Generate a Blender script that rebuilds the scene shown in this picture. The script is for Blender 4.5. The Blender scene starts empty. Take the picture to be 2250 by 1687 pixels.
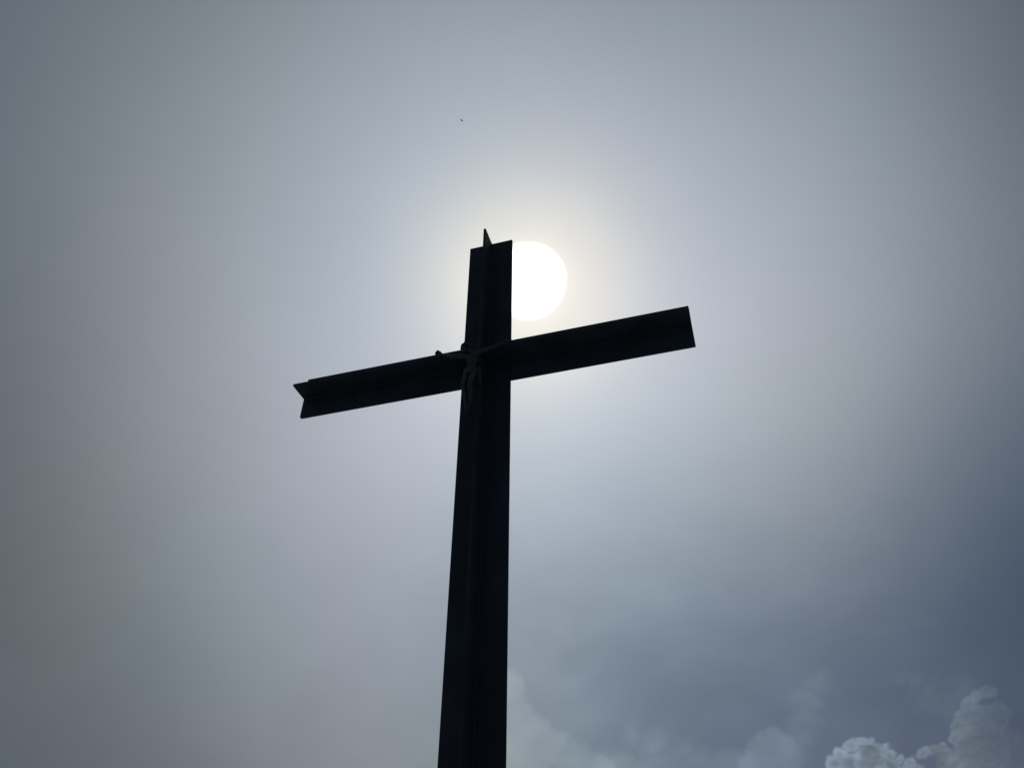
import bpy, bmesh, math, random
from mathutils import Vector, Matrix

# ------------------------------------------------------------------ camera
sc = bpy.context.scene
GZ = 4.62                                  # height of the cross beam above the ground
cam_d = bpy.data.cameras.new("camera")
cam_d.sensor_width = 36.0
cam_d.lens = 1711.52 / 2250 * 36.0
cam_d.clip_start = 0.05
cam_d.clip_end = 20000
cam = bpy.data.objects.new("camera", cam_d)
sc.collection.objects.link(cam)
rows = Matrix(((0.9587223644899084, 0.2842188152503113, 0.008431659656281218),
               (0.17363353855249197, -0.6086652147296276, 0.7741950985815633),
               (0.2251728716266465, -0.7407741365866265, -0.6328908724634636)))
# rows: camera right, camera up, camera back
R = rows.transposed().to_4x4()
cam.matrix_world = Matrix.Translation((1.16726, -3.31411, GZ - 3.02004)) @ R
sc.camera = cam

# ------------------------------------------------------------------ light
S = Vector((-0.18069, 0.66022, 0.72901)).normalized()       # towards the sun
U = Vector((0.96453, 0.26398, 0.0)).normalized()            # level axis across the sun
V = U.cross(S) * -1.0
if V.z < 0: V = -V
elev = math.asin(S.z)
azim = math.atan2(S.x, S.y)
sun_d = bpy.data.lights.new("sun", 'SUN')
sun_d.energy = 2.0
sun_d.angle = math.radians(3.0)
sun_d.color = (1.0, 0.96, 0.9)
sun = bpy.data.objects.new("sun", sun_d)
sun.rotation_mode = 'QUATERNION'
sun.rotation_quaternion = S.to_track_quat('Z', 'Y')
sun.location = S * 50
sc.collection.objects.link(sun)
sc.view_settings.view_transform = 'Standard'
sc.view_settings.look = 'None'
sc.view_settings.exposure = 0.0
sc.view_settings.gamma = 1.0

# ------------------------------------------------------------------ sky
# All of the sky is a function of the direction of view from the place:
# su, sv are gnomonic sky coordinates with the sun at (0, 0).
LOBES = [
    (0.0, 0.0, 0.075, -0.2179, -0.1355, 0.0043), (0.0, 0.0, 0.12, 0.6277, 0.4609, 0.1618),
    (0.0, 0.0, 0.22, 0.2424, 0.1424, 0.0659), (0.0, 0.0, 0.4, 0.9735, 1.3982, 1.2444),
    (-0.75, -0.78, 0.3, 0.025, 0.0005, -0.0845), (-0.75, -0.5, 0.3, -0.0015, -0.0447, -0.0891),
    (-0.75, -0.22, 0.3, 0.0228, -0.0285, -0.1159), (-0.75, 0.06, 0.3, 0.0074, 0.0186, 0.0485),
    (-0.75, 0.34, 0.3, 0.1161, 0.0808, 0.0538), (-0.45, -0.78, 0.3, 0.0875, -0.0405, 0.0179),
    (-0.45, -0.5, 0.3, 0.2832, 0.3482, 0.2545), (-0.45, -0.22, 0.3, 0.4116, 0.3448, 0.3435),
    (-0.45, 0.06, 0.3, 0.4607, 0.362, 0.2602), (-0.45, 0.34, 0.3, 0.1934, 0.201, 0.1432),
    (-0.15, -0.78, 0.3, 0.6398, 0.5603, 0.3548), (-0.15, -0.5, 0.3, 0.329, 0.2737, 0.3204),
    (-0.15, -0.22, 0.3, 0.4447, 0.2309, 0.1927), (-0.15, 0.06, 0.3, -0.1115, -0.202, -0.083),
    (-0.15, 0.34, 0.3, 0.5521, 0.3927, 0.3527), (0.15, -0.78, 0.3, -0.0067, 0.0404, 0.0918),
    (0.15, -0.5, 0.3, 0.0908, 0.138, 0.1147), (0.15, -0.22, 0.3, 0.3484, 0.2538, 0.2654),
    (0.15, 0.06, 0.3, 0.1309, -0.1417, -0.0577), (0.15, 0.34, 0.3, 0.2454, 0.2051, 0.133),
    (0.45, -0.78, 0.3, -0.0738, -0.0272, 0.0694), (0.45, -0.5, 0.3, 0.159, 0.1389, 0.1592),
    (0.45, -0.22, 0.3, 0.5795, 0.433, 0.2999), (0.45, 0.06, 0.3, 0.3691, 0.3866, 0.3636),
    (0.45, 0.34, 0.3, 0.4554, 0.4019, 0.3691), (0.75, -0.78, 0.3, 0.6068, 0.4056, 0.2965),
    (0.75, -0.5, 0.3, -0.8659, -0.6237, -0.4522), (0.75, -0.22, 0.3, -0.22, -0.1525, -0.0581),
    (0.75, 0.06, 0.3, 0.2381, 0.1484, 0.1127), (0.75, 0.34, 0.3, -0.4442, -0.4012, -0.4116),
]        # (u, v, width, r, g, b): log sky colour, sun glow and lens corner darkening painted in
TOWERS = [(0.4137, -0.6593, 0.0131), (0.4242, -0.6442, 0.0105), (0.4391, -0.6337, 0.0118), (0.4523, -0.6284, 0.0092), (0.4637, -0.626, 0.0072), (0.4724, -0.6336, 0.0079), (0.4832, -0.637, 0.0072), (0.4917, -0.6474, 0.0092), (0.5056, -0.6554, 0.0085), (0.5212, -0.6588, 0.0092), (0.5357, -0.6438, 0.0111), (0.5489, -0.6403, 0.0111), (0.5587, -0.6343, 0.0092), (0.5652, -0.6465, 0.0111), (0.5802, -0.6066, 0.0138), (0.5779, -0.6204, 0.0118), (0.5844, -0.5884, 0.0118), (0.5917, -0.5733, 0.0124), (0.6016, -0.5617, 0.0111), (0.6115, -0.5542, 0.0098), (0.6215, -0.5569, 0.0098), (0.6034, -0.598, 0.0275), (0.6142, -0.6393, 0.0409), (0.573, -0.6673, 0.0203), (0.4636, -0.6608, 0.0275), (0.438, -0.6644, 0.021), (0.6314, -0.591, 0.021), (0.4912, -0.6677, 0.0177), (0.5221, -0.6746, 0.0164)]
DOME = [(0.3301, -0.6202, 0.0177), (0.3142, -0.6247, 0.0144), (0.3049, -0.6352, 0.0118), (0.3343, -0.6473, 0.036), (0.322, -0.6649, 0.0393), (0.3571, -0.6542, 0.0262), (0.3026, -0.665, 0.0229)]
BANK = [(-0.0447, -0.5548, 0.036), (-0.0223, -0.5893, 0.0301), (0.0002, -0.6135, 0.0301), (0.0262, -0.6379, 0.0301), (0.0588, -0.6589, 0.0295), (0.0915, -0.68, 0.0321), (-0.0229, -0.6557, 0.0524)]
WISPS = [(0.5016, -0.5368, 0.0098), (0.5213, -0.5503, 0.0144), (0.5443, -0.5639, 0.0197), (0.5666, -0.5673, 0.0229), (0.5845, -0.5502, 0.0229), (0.3761, -0.5642, 0.0197), (0.3708, -0.5917, 0.0216), (0.3622, -0.6194, 0.0229), (0.3877, -0.5369, 0.0164), (0.1275, -0.6851, 0.0491), (0.1795, -0.6778, 0.0426), (0.2317, -0.6811, 0.0442), (0.2771, -0.6809, 0.0393), (0.1398, -0.6166, 0.0151), (0.1723, -0.6304, 0.0197), (0.2049, -0.6408, 0.0197), (0.6458, -0.615, 0.0098), (0.656, -0.6236, 0.0085)]
HOLES = [(0.4645, -0.6468, 0.0), (0.5562, -0.6552, 0.0)]

world = bpy.data.worlds.new("World")
sc.world = world
world.use_nodes = True
nt = world.node_tree
nt.nodes.clear()

def N(kind, **kw):
    n = nt.nodes.new(kind)
    for k, v in kw.items(): setattr(n, k, v)
    return n

def setin(n, i, v):
    if isinstance(v, bpy.types.NodeSocket): nt.links.new(v, n.inputs[i])
    elif v is not None: n.inputs[i].default_value = v

def M(op, a, b=None, c=None, clamp=False):
    n = N('ShaderNodeMath', operation=op); n.use_clamp = clamp
    setin(n, 0, a); setin(n, 1, b); setin(n, 2, c)
    return n.outputs[0]

def VM(op, a, b=None, c=None, scale=None):
    n = N('ShaderNodeVectorMath', operation=op)
    setin(n, 0, a); setin(n, 1, b)
    if c is not None: setin(n, 2, c)
    if scale is not None: setin(n, 3, scale)
    return n.outputs['Value'] if op in ('DOT_PRODUCT', 'DISTANCE', 'LENGTH') else n.outputs[0]

def smooth(x, lo, hi, a=0.0, b=1.0):
    n = N('ShaderNodeMapRange', interpolation_type='SMOOTHSTEP')
    setin(n, 0, x); setin(n, 1, lo); setin(n, 2, hi); setin(n, 3, a); setin(n, 4, b)
    return n.outputs[0]

def noise(vec, scale, detail, rough=0.5, colour=False):
    n = N('ShaderNodeTexNoise')
    setin(n, 'Vector', vec); setin(n, 'Scale', scale); setin(n, 'Detail', detail); setin(n, 'Roughness', rough)
    return n.outputs['Color' if colour else 'Fac']

def mixv(fac, a, b):
    n = N('ShaderNodeMix', data_type='VECTOR', factor_mode='UNIFORM')
    setin(n, 0, fac); setin(n, 4, a); setin(n, 5, b)
    return n.outputs[1]

tc = N('ShaderNodeTexCoord')
D = VM('NORMALIZE', tc.outputs['Generated'])
ds = M('MAXIMUM', VM('DOT_PRODUCT', D, tuple(S)), 0.2)
su = M('DIVIDE', VM('DOT_PRODUCT', D, tuple(U)), ds)
sv = M('DIVIDE', VM('DOT_PRODUCT', D, tuple(V)), ds)
cb = N('ShaderNodeCombineXYZ'); setin(cb, 0, su); setin(cb, 1, sv)
Q = cb.outputs[0]

acc = (0.0, 0.0, 0.0)
for (a, b, s, r, g, bl) in LOBES:
    d = VM('DISTANCE', Q, (a, b, 0))
    e = M('EXPONENT', M('MULTIPLY', M('MULTIPLY', d, d), -1.0 / (s * s)))
    acc = VM('ADD', acc, VM('SCALE', (r, g, bl), scale=e))
# wispy unevenness of the veil and its faint tint
w1 = M('SUBTRACT', noise(Q, 3.2, 4, 0.5), 0.5)
qk = VM('ADD', Q, VM('SCALE', noise(Q, 5.0, 2, 0.5, True), scale=0.12))
w2 = M('SUBTRACT', noise(VM('MULTIPLY', qk, (1.0, 1.6, 1.0)), 9.0, 6, 0.52), 0.5)
low = smooth(sv, -0.15, -0.6)                 # stronger texture towards the broken cloud low down
amp = M('MULTIPLY_ADD', M('MULTIPLY', low, smooth(su, -0.25, 0.05, 0.25, 1.0)), 0.50, 0.07)
wv = M('MULTIPLY', M('ADD', w1, M('MULTIPLY', w2, 0.6)), amp)
wc = N('ShaderNodeCombineXYZ'); [setin(wc, i, M('MULTIPLY', wv, k)) for i, k in enumerate((1.03, 1.0, 0.94))]
acc = VM('ADD', acc, wc.outputs[0])
tn = VM('SUBTRACT', noise(Q, 4.5, 2, 0.5, True), (0.5, 0.5, 0.5))
acc = VM('ADD', acc, VM('MULTIPLY', tn, (0.035, 0.03, 0.035)))
sx = N('ShaderNodeSeparateXYZ'); setin(sx, 0, acc)
BASE = (0.0887, 0.1095, 0.1384)
ex = N('ShaderNodeCombineXYZ')
for i in range(3): setin(ex, i, M('MULTIPLY', M('EXPONENT', sx.outputs[i]), BASE[i]))
veil = ex.outputs[0]

# broken cumulus low in the sky, lit on its upper rims
def field(q, blobs):
    f = None
    for (a, b, r) in blobs:
        s_ = M('SUBTRACT', r, VM('DISTANCE', q, (a, b, 0)))
        f = s_ if f is None else M('SMOOTH_MAX', f, s_, 0.004)
    return f
warp = VM('SCALE', VM('SUBTRACT', noise(Q, 42, 5, 0.5, True), (0.5, 0.5, 0.5)), scale=0.021)
qw = VM('MULTIPLY', VM('ADD', Q, warp), (1, 1, 0))
softwarp = VM('SCALE', VM('SUBTRACT', noise(Q, 16, 5, 0.6, True), (0.5, 0.5, 0.5)), scale=0.07)
qs = VM('MULTIPLY', VM('ADD', Q, softwarp), (1, 1, 0))
puff = noise(Q, 70, 5, 0.6)

ft = field(qw, TOWERS)
mt = smooth(ft, -0.0014, 0.0042)
east = smooth(su, 0.585, 0.665)               # the far tower fades into thicker veil
# billows catch the light on the side towards the sun
def relief(scale, step):
    o = VM('ADD', Q, (-0.6 * step, step, 0))
    return M('SUBTRACT', noise(Q, scale, 4, 0.5), noise(o, scale, 4, 0.5))
rel = M('ADD', relief(26, 0.009), M('MULTIPLY', relief(80, 0.004), 0.45))
inner = smooth(M('ADD', ft, M('MULTIPLY', M('SUBTRACT', noise(Q, 34, 4, 0.55), 0.5), 0.050)), 0.0, 0.022)
for h in HOLES:                               # shaded hollows between the billows
    inner = M('MAXIMUM', inner, smooth(VM('DISTANCE', qw, h), 0.022, 0.009))
rimk = smooth(su, 0.50, 0.59, 2.05, 1.45)
gk = M('ADD', M('MULTIPLY', inner, M('SUBTRACT', 1.20, rimk)), rimk)
gk = M('MULTIPLY', gk, M('MULTIPLY_ADD', rel, 0.75, 1.0))
mt = M('MULTIPLY', mt, M('SUBTRACT', 1.0, M('MULTIPLY', east, 0.8)))
qd = VM('MULTIPLY', VM('ADD', Q, VM('SCALE', warp, scale=0.9)), (1, 1, 0))
fd = field(qd, DOME)
md = M('MULTIPLY', smooth(fd, -0.002, 0.012), smooth(su, 0.395, 0.345))
fb = field(VM('MULTIPLY', VM('ADD', qw, VM('SCALE', softwarp, scale=0.22)), (1, 1, 0)), BANK)
mb = M('ADD', M('MULTIPLY', smooth(fb, -0.003, 0.009), 0.5), M('MULTIPLY', smooth(fb, -0.01, 0.06), 0.5))
fw = field(qs, WISPS)
mw = smooth(fw, -0.012, 0.022)
g = M('MULTIPLY', M('ADD', 1.0, M('MULTIPLY', mt, M('SUBTRACT', gk, 1.0))),
      M('MULTIPLY', M('MULTIPLY_ADD', md, 0.30, 1.0),
        M('MULTIPLY', M('MULTIPLY_ADD', mb, 0.36, 1.0), M('MULTIPLY_ADD', mw, 0.20, 1.0))))
# cloud light is a little warmer than the gaps behind
cloudy = M('MAXIMUM', mt, M('MULTIPLY', M('MAXIMUM', mw, M('MAXIMUM', md, mb)), 0.42))
tint = mixv(M('MULTIPLY', cloudy, 0.95), (1, 1, 1), (1.10, 1.05, 0.90))
veil = VM('MULTIPLY', VM('SCALE', veil, scale=g), tint)

# the sun's disc, swollen by the thin cloud in front of it
rs = VM('LENGTH', Q)
front = smooth(VM('DOT_PRODUCT', D, tuple(S)), 0.5, 0.8)
rim_u = M('MULTIPLY_ADD', M('SUBTRACT', noise(Q, 30, 3, 0.5), 0.5), 0.0035, rs)
disc = M('MULTIPLY', smooth(rim_u, 0.0518, 0.0400), front)
rim = M('MULTIPLY', smooth(rs, 0.072, 0.046), front)
veil = VM('ADD', veil, VM('SCALE', (0.055, 0.050, 0.036), scale=rim))
veil = VM('ADD', veil, VM('SCALE', (1.3, 1.25, 1.15), scale=disc))

# clear blue sky above the cloud veil
sky = N('ShaderNodeTexSky', sky_type='NISHITA')
sky.sun_disc = False
sky.sun_elevation = elev
sky.sun_rotation = azim
sky.altitude = 1500
bgv = N('ShaderNodeBackground'); setin(bgv, 0, veil); setin(bgv, 1, 1.0)
bgs = N('ShaderNodeBackground'); setin(bgs, 0, sky.outputs[0]); setin(bgs, 1, 0.05)
mx = N('ShaderNodeMixShader'); setin(mx, 0, 0.06)
nt.links.new(bgv.outputs[0], mx.inputs[1]); nt.links.new(bgs.outputs[0], mx.inputs[2])
wo = N('ShaderNodeOutputWorld'); nt.links.new(mx.outputs[0], wo.inputs[0])

# ------------------------------------------------------------------ materials
def material(name, col, rough=0.5, metal=0.0, spec=0.5, var=0.3, scale=8.0, bump=0.0, bscale=60.0):
    m = bpy.data.materials.new(name); m.use_nodes = True
    t = m.node_tree; b = t.nodes['Principled BSDF']
    b.inputs['Roughness'].default_value = rough
    b.inputs['Metallic'].default_value = metal
    b.inputs['Specular IOR Level'].default_value = spec
    co = t.nodes.new('ShaderNodeTexCoord')
    n = t.nodes.new('ShaderNodeTexNoise'); n.inputs['Scale'].default_value = scale; n.inputs['Detail'].default_value = 6
    t.links.new(co.outputs['Object'], n.inputs['Vector'])
    cr = t.nodes.new('ShaderNodeValToRGB')
    cr.color_ramp.elements[0].position = 0.3; cr.color_ramp.elements[1].position = 0.7
    cr.color_ramp.elements[0].color = [c * (1 - var) for c in col] + [1]
    cr.color_ramp.elements[1].color = [c * (1 + var) for c in col] + [1]
    t.links.new(n.outputs['Fac'], cr.inputs['Fac']); t.links.new(cr.outputs['Color'], b.inputs['Base Color'])
    if bump:
        n2 = t.nodes.new('ShaderNodeTexNoise'); n2.inputs['Scale'].default_value = bscale; n2.inputs['Detail'].default_value = 5
        t.links.new(co.outputs['Object'], n2.inputs['Vector'])
        bp = t.nodes.new('ShaderNodeBump'); bp.inputs['Strength'].default_value = bump; bp.inputs['Distance'].default_value = 0.004
        t.links.new(n2.outputs['Fac'], bp.inputs['Height']); t.links.new(bp.outputs['Normal'], b.inputs['Normal'])
    return m

STEEL = material('dark_painted_steel', (0.014, 0.023, 0.038), 0.6, 0.0, 0.2, 0.35, 5.0, 0.25, 45)
WELD = material('weld_bead', (0.014, 0.015, 0.018), 0.5, 0.0, 0.4, 0.4, 60, 0.4, 200)
BRONZE = material('dark_bronze', (0.006, 0.010, 0.016), 0.5, 0.0, 0.45, 0.3, 30, 0.2, 180)
NAIL = material('dark_iron', (0.02, 0.02, 0.022), 0.8, 0.0, 0.3, 0.3, 80)
EARTH = material('summit_rock_and_turf', (0.20, 0.205, 0.195), 0.9, 0.0, 0.2, 0.5, 0.9, 0.8, 3.0)
PLUMAGE = material('dark_plumage', (0.02, 0.02, 0.022), 0.8, 0.0, 0.2, 0.3, 20)

# ------------------------------------------------------------------ mesh helpers
def link(name, me, mat, parent=None, smooth_=False):
    o = bpy.data.objects.new(name, me)
    sc.collection.objects.link(o)
    if mat: me.materials.append(mat)
    if parent: o.parent = parent
    if smooth_: me.shade_smooth()
    return o

def from_bm(name, bm, mat, parent=None, smooth_=False):
    me = bpy.data.meshes.new(name); bm.to_mesh(me); bm.free()
    return link(name, me, mat, parent, smooth_)

def box_bm(x0, x1, y0, y1, z0, z1, bev=0.0015, corner=None):
    """a steel plate; corner = list of (x, z, radius) plan corners cut round"""
    bm = bmesh.new()
    bmesh.ops.create_cube(bm, size=1)
    for v in bm.verts:
        v.co = Vector((x0 if v.co.x < 0 else x1, y0 if v.co.y < 0 else y1, z0 if v.co.z < 0 else z1))
    if corner:
        for (cx, cz, r) in corner:
            es = [e for e in bm.edges if all(abs(v.co.x - cx) < 1e-6 and abs(v.co.z - cz) < 1e-6 for v in e.verts)]
            if es: bmesh.ops.bevel(bm, geom=es, offset=r, segments=4, profile=0.5, affect='EDGES')
    if bev:
        es = [e for e in bm.edges if e.calc_face_angle(0) > 0.6]
        bmesh.ops.bevel(bm, geom=es, offset=bev, segments=2, profile=0.5, affect='EDGES')
    return bm

def frame_to(a, b):
    d = Vector(b) - Vector(a)
    return d.to_track_quat('Z', 'Y').to_matrix().to_4x4(), d.length

def limb(bm, a, b, ra, rb, seg=20, flat=1.0, up=None):
    """tapered round-ended limb"""
    a, b = Vector(a), Vector(b)
    m, L = frame_to(a, b)
    bmesh.ops.create_cone(bm, cap_ends=True, segments=seg, radius1=ra, radius2=rb, depth=L,
                          matrix=Matrix.Translation((a + b) / 2) @ m)
    for p, r in ((a, ra), (b, rb)):
        bmesh.ops.create_icosphere(bm, subdivisions=1 if seg <= 8 else 2, radius=r, matrix=Matrix.Translation(p))

def ball(bm, c, r, rot=None, sub=3):
    m = Matrix.Translation(Vector(c)) @ (rot.to_matrix().to_4x4() if rot else Matrix.Identity(4)) @ Matrix.Diagonal((*r, 1))
    bmesh.ops.create_icosphere(bm, subdivisions=sub, radius=1, matrix=m)

def fuse(name, bm, mat, parent, voxel, smooth_iter=4, factor=0.5):
    """one continuous skin over all the shapes in bm"""
    me = bpy.data.meshes.new(name + '_raw'); bm.to_mesh(me); bm.free()
    tmp = bpy.data.objects.new(name + '_raw', me); sc.collection.objects.link(tmp)
    r = tmp.modifiers.new('r', 'REMESH'); r.mode = 'VOXEL'; r.voxel_size = voxel
    s = tmp.modifiers.new('s', 'SMOOTH'); s.iterations = smooth_iter; s.factor = factor
    dg = bpy.context.evaluated_depsgraph_get()
    out = bpy.data.meshes.new_from_object(tmp.evaluated_get(dg))
    bpy.data.objects.remove(tmp); bpy.data.meshes.remove(me)
    out.name = name; out.materials.clear()
    return link(name, out, mat, parent, True)

def thing(name, label, cat, loc=(0, 0, 0)):
    o = bpy.data.objects.new(name, None); sc.collection.objects.link(o)
    o.empty_display_size = 0.2; o.location = loc
    o['label'] = label; o['category'] = cat
    return o

# ------------------------------------------------------------------ ground (below the frame)
random.seed(4)
bm = bmesh.new()
rings = [0, 1.5, 3, 5, 8, 12, 18, 27, 40, 60, 90, 140, 220, 350, 600, 1200, 3000]
prev = None
for k, r in enumerate(rings):
    n = 1 if k == 0 else 64
    ring = []
    for i in range(n):
        a = 2 * math.pi * i / 64
        x, y = r * math.cos(a), r * math.sin(a)
        h = 0.0 if r < 4 else (random.uniform(-0.05, 0.05) * min(r, 40) ** 0.7 - 0.0022 * min(r, 400) ** 1.5)
        ring.append(bm.verts.new((x, y, h)))
    if prev:
        if len(prev) == 1:
            for i in range(64): bm.faces.new((prev[0], ring[i], ring[(i + 1) % 64]))
        else:
            for i in range(64):
                bm.faces.new((prev[i], ring[i], ring[(i + 1) % 64], prev[(i + 1) % 64]))
    prev = ring
ground = from_bm('ground', bm, EARTH, None, True)
ground['kind'] = 'structure'

# ------------------------------------------------------------------ the cross
# Welded from T-section steel: a wide flange at the back, a web standing out towards the viewer.
HW = 0.15          # half width of the post flange
TH = 0.012         # plate thickness
WT = 0.0075        # half thickness of the webs
WD = 0.1412        # how far the webs stand out
TOP = 1.077
ARM = 1.2077
HH = 0.1549        # half height of the beam flange
cross = thing('summit_cross', 'tall dark steel cross of T-shaped beams standing against the sun', 'cross')
o = from_bm('post_flange', box_bm(-HW, HW, 0, TH, -GZ - 0.4, TOP, 0.0015, [(HW, TOP, 0.005), (-HW, TOP, 0.002)]), STEEL, cross)
o = from_bm('post_web', box_bm(-WT, WT, -WD, -0.0005, -GZ - 0.4, TOP, 0.0015), STEEL, cross)
for s in (-1, 1):
    x0, x1 = (-ARM, -HW - 0.0005) if s < 0 else (HW + 0.0005, ARM)
    xe = -ARM if s < 0 else ARM
    cr = [(xe, -HH, 0.014 if s < 0 else 0.004), (xe, HH, 0.004)]
    from_bm('beam_flange', box_bm(x0, x1, 0.0, TH, -HH, HH, 0.0015, cr), STEEL, cross)
    w0, w1_ = (-ARM, -WT - 0.0005) if s < 0 else (WT + 0.0005, ARM)
    from_bm('beam_web', box_bm(w0, w1_, -WD + 0.0015, -0.0006, -WT, WT, 0.002), STEEL, cross)

def bead(pts, r, parent, seed=0):
    rnd = random.Random(seed)
    bm = bmesh.new()
    for a, b in zip(pts[:-1], pts[1:]):
        a, b = Vector(a), Vector(b); L = (b - a).length; n = max(2, int(L / 0.006))
        prev = None
        m, _ = frame_to(a, b)
        for i in range(n + 1):
            c = a.lerp(b, i / n); rr = r * (1 + 0.18 * rnd.uniform(-1, 1))
            ring = [bm.verts.new(c + (m.to_3x3() @ Vector((math.cos(t) * rr, math.sin(t) * rr, 0))))
                    for t in [2 * math.pi * j / 8 for j in range(8)]]
            if prev:
                for j in range(8): bm.faces.new((prev[j], prev[(j + 1) % 8], ring[(j + 1) % 8], ring[j]))
            else: bm.faces.new(ring[::-1])
            prev = ring
        bm.faces.new(prev)
    bmesh.ops.recalc_face_normals(bm, faces=bm.faces)
    return from_bm('weld_seam', bm, WELD, parent, True)

for s in (-1, 1):
    x = s * HW
    bead([(x, -0.001, -HH - 0.004), (x, -0.001, HH + 0.004)], 0.0045, cross, 3 + s)     # beam to post
    for q in (-1, 1):
        # fillet welds where the webs meet the flanges
        bead([(s * (WT + 0.001), -0.001, q * (WT + 0.001)), (s * (WT + 0.001), -0.001, TOP - 0.004 if q > 0 else -GZ)], 0.004, cross, 11 + s + 3 * q)
        bead([(s * (WT + 0.002), -0.001, q * (WT + 0.001)), (s * (ARM - 0.004), -0.001, q * (WT + 0.001))], 0.004, cross, 31 + s + 3 * q)
cross.location = (0, 0, GZ)

# ------------------------------------------------------------------ the figure on the cross
fig = thing('crucifix_figure', 'small dark bronze figure with outstretched arms mounted where post and beam meet', 'statue')
Vx = Vector
neck, headC = Vx((-0.031, -0.200, -0.062)), Vx((-0.055, -0.212, -0.038))
shL, shR = Vx((-0.061, -0.190, -0.083)), Vx((0.013, -0.190, -0.077))
elL, elR = Vx((-0.142, -0.184, -0.064)), Vx((0.104, -0.184, -0.050))
wrL, wrR = Vx((-0.222, -0.170, -0.013)), Vx((0.170, -0.167, -0.003))
haL, haR = Vx((-0.247, -0.166, 0.003)), Vx((0.195, -0.162, 0.013))
hipL, hipR = Vx((-0.047, -0.186, -0.216)), Vx((-0.004, -0.186, -0.220))
knL, knR = Vx((-0.050, -0.222, -0.322)), Vx((-0.012, -0.230, -0.330))
anL, anR = Vx((-0.048, -0.170, -0.418)), Vx((-0.024, -0.178, -0.418))

bm = bmesh.new()
# trunk: rib cage, waist, pelvis
ball(bm, (-0.023, -0.187, -0.102), (0.038, 0.023, 0.034))
ball(bm, (-0.040, -0.203, -0.096), (0.018, 0.010, 0.015)); ball(bm, (-0.006, -0.203, -0.094), (0.018, 0.010, 0.015))
ball(bm, (-0.021, -0.188, -0.135), (0.032, 0.020, 0.030))
ball(bm, (-0.022, -0.186, -0.168), (0.027, 0.018, 0.028))
ball(bm, (-0.025, -0.185, -0.204), (0.036, 0.022, 0.026))
for k in range(4):                                     # ribs and belly
    z = -0.112 - k * 0.010
    for s in (-1, 1):
        limb(bm, (-0.021 + s * 0.010, -0.2065 + 0.001 * k, z - 0.004), (-0.021 + s * 0.031, -0.196, z + 0.001), 0.0022, 0.0020, 8)
ball(bm, (-0.023, -0.199, -0.176), (0.016, 0.008, 0.020))
limb(bm, neck + Vx((0.010, 0.012, -0.020)), neck, 0.0135, 0.0115)
limb(bm, neck, headC + Vx((0.004, 0.004, -0.012)), 0.0115, 0.0120)
for sh in (shL, shR):
    limb(bm, (-0.022, -0.190, -0.083), sh, 0.017, 0.0155)
# head bowed to its right
hr = Matrix.Rotation(math.radians(18), 3, 'Y') @ Matrix.Rotation(math.radians(26), 3, 'X')
def hp(x, y, z): return headC + hr @ Vx((x, y, z))
def hball(c, r):
    m = Matrix.Translation(hp(*c)) @ hr.to_4x4() @ Matrix.Diagonal((*r, 1))
    bmesh.ops.create_icosphere(bm, subdivisions=3, radius=1, matrix=m)
hball((0, 0.003, 0.006), (0.0215, 0.026, 0.026)); hball((0, -0.006, -0.010), (0.0165, 0.019, 0.022))
hball((0, -0.0235, -0.006), (0.0035, 0.0055, 0.0085)); hball((0, -0.020, -0.0235), (0.008, 0.007, 0.007))
for s in (-1, 1):
    hball((s * 0.0085, -0.0200, 0.0035), (0.0075, 0.004, 0.0025)); hball((s * 0.010, -0.0185, -0.008), (0.006, 0.006, 0.005))
    hball((s * 0.0078, -0.0195, -0.0015), (0.0035, 0.003, 0.0022)); hball((s * 0.0215, 0.002, -0.002), (0.003, 0.005, 0.008))
hball((0, -0.0225, -0.0155), (0.006, 0.0028, 0.0014)); hball((0, -0.0215, -0.0185), (0.005, 0.003, 0.0016))
# arms
for sh, el, wr in ((shL, elL, wrL), (shR, elR, wrR)):
    limb(bm, sh, sh.lerp(el, 0.45), 0.0150, 0.0128); limb(bm, sh.lerp(el, 0.45), el, 0.0128, 0.0098)
    limb(bm, el, el.lerp(wr, 0.35), 0.0104, 0.0100); limb(bm, el.lerp(wr, 0.35), wr, 0.0100, 0.0078)
# legs, knees pressed forward, shins crossing back to the post
for hip, kn, an in ((hipL, knL, anL), (hipR, knR, anR)):
    limb(bm, hip, hip.lerp(kn, 0.4), 0.0225, 0.0205); limb(bm, hip.lerp(kn, 0.4), kn, 0.0205, 0.0145)
    ball(bm, kn + Vx((0, -0.005, 0)), (0.0120, 0.0120, 0.0150))
    limb(bm, kn, kn.lerp(an, 0.3) + Vx((0, 0.006, 0)), 0.0142, 0.0150); limb(bm, kn.lerp(an, 0.3) + Vx((0, 0.006, 0)), an, 0.0150, 0.0088)
for an, to in ((anL, Vx((-0.040, -0.182, -0.462))), (anR, Vx((-0.024, -0.196, -0.464)))):
    limb(bm, an, to, 0.0098, 0.0080, 14)
    ball(bm, an + Vx((0, 0.008, -0.004)), (0.009, 0.010, 0.010))
    for k in range(5):
        q = to + Vx((-0.0078 + k * 0.0039, -0.002, -0.002))
        limb(bm, q, q + Vx((0, -0.003, -0.009 + abs(k - 1) * 0.001)), 0.0026, 0.0021, 8)
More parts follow.
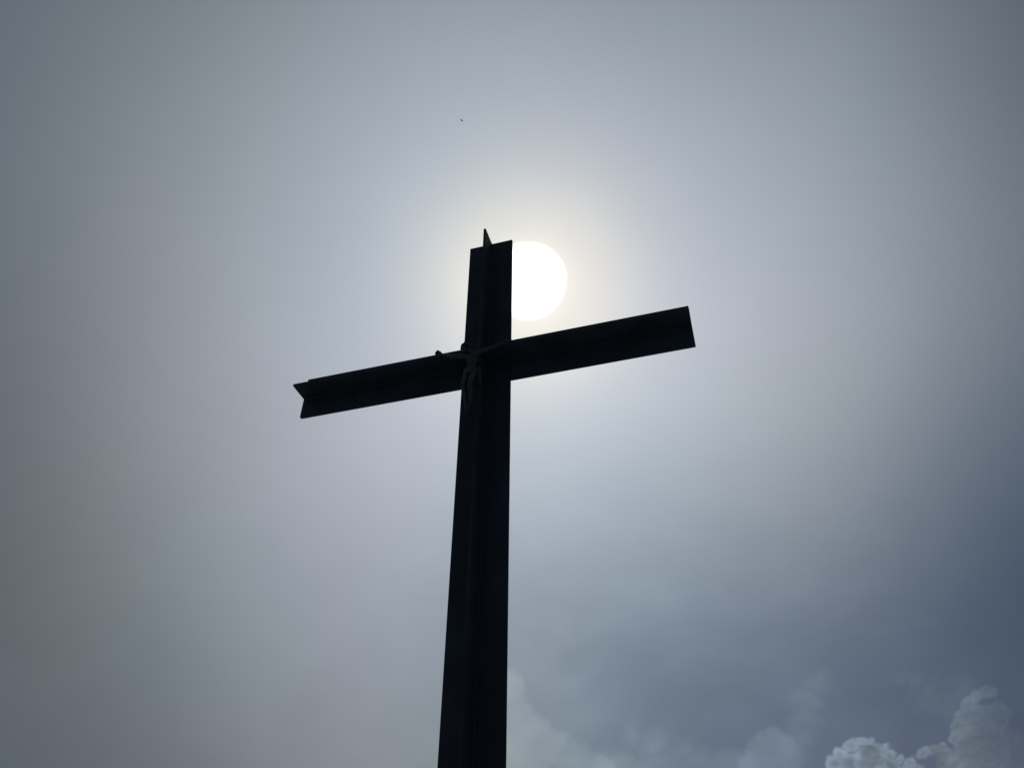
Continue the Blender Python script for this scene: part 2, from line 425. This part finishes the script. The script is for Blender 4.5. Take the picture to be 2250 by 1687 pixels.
# hands: palm, four curled fingers, thumb
def hand(wr, ha, s, curl, K):
    d = (ha - wr).normalized(); n = Vx((0, -1, 0)); n = (n - d * n.dot(d)).normalized(); up = d.cross(n) * -s
    if up.z < 0: up = -up
    m = Matrix((d, n, up)).transposed().to_4x4()
    limb(bm, wr, wr + d * 0.008 * K, 0.0068, 0.0085 * K)
    c = wr + d * 0.013 * K
    bmesh.ops.create_icosphere(bm, subdivisions=3, radius=1, matrix=Matrix.Translation(c) @ m @ Matrix.Diagonal((0.0138 * K, 0.0085 * K, 0.0130 * K, 1)))
    for k in range(4):
        off = -0.0090 + k * 0.0060
        p = c + (d * (0.0105 - abs(off) * 0.18) + up * off) * K
        ang = 0.0
        L = (0.0065, 0.0078, 0.0082, 0.0072)[k] * K
        for j in range(3):
            ang += curl * (0.85 + 0.1 * k)
            q = p + (d * math.cos(ang) + n * math.sin(ang)) * L * (1, 0.75, 0.6)[j]
            limb(bm, p, q, (0.0028 - 0.0003 * j) * K, (0.0026 - 0.0003 * j) * K, 8)
            p = q
    p = c + (up * 0.0085 + n * 0.002 - d * 0.004) * K
    q = p + (d * 0.0085 - up * 0.0010 + n * 0.0045) * K
    limb(bm, p, q, 0.0034 * K, 0.0029 * K, 8); limb(bm, q, q + (d * 0.0065 + n * 0.004) * K, 0.0029 * K, 0.0024 * K, 8)
    return c, n
cL, nL = hand(wrL, haL, -1, 1.05, 1.32)
cR, nR = hand(wrR, haR, 1, 0.8, 1.12)
fuse('body', bm, BRONZE, fig, 0.0013, 3)

# hair falling round the head, beard, crown of thorns
bm = bmesh.new()
rnd = random.Random(7)
for k in range(46):
    a = math.radians(rnd.uniform(-20, 200)); t = rnd.uniform(0.0, 1.0)
    x, y = math.cos(a) * 0.022, 0.004 + math.sin(a) * 0.024
    p0 = hp(x * 0.5, y * 0.5, 0.031); p1 = hp(x * 1.28, y * 1.08, 0.008); p2 = hp(x * 1.30, y * 1.08, -0.009)
    p3 = hp(x * 0.86 + rnd.uniform(-.002, .002), y * 1.0 + rnd.uniform(-.002, .002), -0.024 - 0.010 * t)
    r = rnd.uniform(0.0034, 0.0052)
    limb(bm, p0, p1, r, r, 6); limb(bm, p1, p2, r, r, 6); limb(bm, p2, p3, r, r * 0.6, 6)
for k in range(12):
    x = -0.011 + 0.002 * k
    limb(bm, hp(x, -0.0185 + abs(x) * 0.3, -0.018), hp(x * 0.6, -0.020, -0.036 + abs(x) * 0.5), 0.0028, 0.0016, 6)
fuse('hair', bm, BRONZE, fig, 0.0013, 1, 0.4)
bm = bmesh.new()
for strand in range(3):
    pts = []
    for i in range(40):
        a = 2 * math.pi * i / 40; ph = a * 5 + strand * 2.1
        r = 0.0258 + 0.0020 * math.cos(ph)
        pts.append(hp(r * math.cos(a), 0.002 + r * 1.08 * math.sin(a), 0.0135 + 0.0022 * math.sin(ph)))
    for i in range(40): limb(bm, pts[i], pts[(i + 1) % 40], 0.0014, 0.0014, 6)
for i in range(34):
    a = rnd.uniform(0, 2 * math.pi); b = a + rnd.uniform(-.5, .5)
    p = hp(0.0262 * math.cos(a), 0.002 + 0.028 * math.sin(a), 0.0135)
    q = hp(0.0288 * math.cos(b), 0.002 + 0.0305 * math.sin(b), 0.0135 + rnd.uniform(-.005, .005))
    limb(bm, p, q, 0.0015, 0.0005, 6)
from_bm('thorn_crown', bm, BRONZE, fig, True)

# loincloth: folded band round the hips with a knot and a hanging end at the viewer's right
bm = bmesh.new()
for k in range(9):
    z0 = -0.190 - k * 0.0062
    tilt = 0.004 * math.sin(k * 1.7)
    for i in range(28):
        a0, a1 = 2 * math.pi * i / 28, 2 * math.pi * (i + 1) / 28
        def pt(a):
            rx = 0.0405 + 0.0014 * (k % 2) + 0.0010 * math.sin(3 * a + k) - 0.0001 * k * k
            return Vx((-0.0255 + rx * math.cos(a), -0.186 + (0.0265 + 0.0006 * k) * math.sin(a), z0 + tilt * math.cos(a) - 0.006 * math.cos(a - 2.2)))
        limb(bm, pt(a0), pt(a1), 0.0040, 0.0040, 6)
ball(bm, (0.022, -0.192, -0.197), (0.010, 0.009, 0.009)); ball(bm, (0.031, -0.190, -0.191), (0.008, 0.007, 0.008))
ball(bm, (0.030, -0.188, -0.205), (0.007, 0.006, 0.007))
for k in range(7):
    x = 0.016 + k * 0.0030
    limb(bm, (0.024, -0.191, -0.203), (x, -0.188 - 0.002 * (k % 2), -0.245), 0.0035, 0.0032, 6)
    limb(bm, (x, -0.188 - 0.002 * (k % 2), -0.245), (x + 0.001 * k, -0.184, -0.288 - 0.0035 * k), 0.0032, 0.0022, 6)
for k in range(6):                                    # drape running across the thighs
    limb(bm, (-0.052 + k * 0.006, -0.206 - 0.001 * (k % 2), -0.236 - 0.003 * k), (0.012, -0.205, -0.208 - 0.006 * k), 0.0042, 0.0034, 6)
fuse('loincloth', bm, BRONZE, fig, 0.0014, 2)

def nail(p, d, back=0.03):
    bm = bmesh.new()
    p = Vx(p); d = Vx(d).normalized()
    limb(bm, p + d * 0.009, p - d * back, 0.0016, 0.0012, 10)
    limb(bm, p + d * 0.0085, p + d * 0.0100, 0.0034, 0.0034, 12)
    from_bm('nail', bm, NAIL, fig, True)
nail(cL, (0, -1, 0)); nail(cR, (0, -1, 0)); nail((-0.031, -0.192, -0.438), (0.0, -1, -0.15), 0.055)
# small foot rest behind the feet
from_bm('foot_rest', box_bm(-0.052, -0.006, -0.186, -WD - 0.0006, -0.486, -0.474, 0.0015), BRONZE, fig)
fig.location = (0, 0, GZ)


# ------------------------------------------------------------------ a bird far off in the sky
bdir = Vector((-0.21621, 0.48849, 0.84536))
bpos = cam.matrix_world.translation + bdir * 75.0
bm = bmesh.new()
ball(bm, (0, 0, 0), (0.040, 0.115, 0.036)); ball(bm, (0, 0.115, 0.012), (0.026, 0.034, 0.024))
limb(bm, (0, 0.14, 0.010), (0, 0.172, 0.004), 0.009, 0.003, 8)
def sheet(bm, outline, thick):
    top = [bm.verts.new(Vx(p) + Vx((0, 0, thick))) for p in outline]; bot = [bm.verts.new(Vx(p)) for p in outline]
    bm.faces.new(top); bm.faces.new(bot[::-1])
    n = len(outline)
    for i in range(n): bm.faces.new((bot[i], bot[(i + 1) % n], top[(i + 1) % n], top[i]))
for s in (-1, 1):
    sheet(bm, [(s * 0.02, 0.07, 0.01), (s * 0.12, 0.10, 0.045), (s * 0.165, 0.03, 0.03), (s * 0.19, -0.05, 0.01),
               (s * 0.13, -0.05, 0.03), (s * 0.10, -0.05, 0.03), (s * 0.02, -0.05, 0.01)], 0.008)
sheet(bm, [(-0.02, -0.09, 0), (0.02, -0.09, 0), (0.05, -0.20, 0), (0, -0.185, 0), (-0.05, -0.20, 0)], 0.006)
bmesh.ops.recalc_face_normals(bm, faces=bm.faces)
bird = from_bm('bird', bm, PLUMAGE, None)
bird.location = bpos; bird.rotation_euler = (0.5, 0.45, 0.7); bird.scale = (0.88, 0.88, 0.88)
bird['label'] = 'tiny dark bird flying alone in the sky above the cross'
bird['category'] = 'bird'
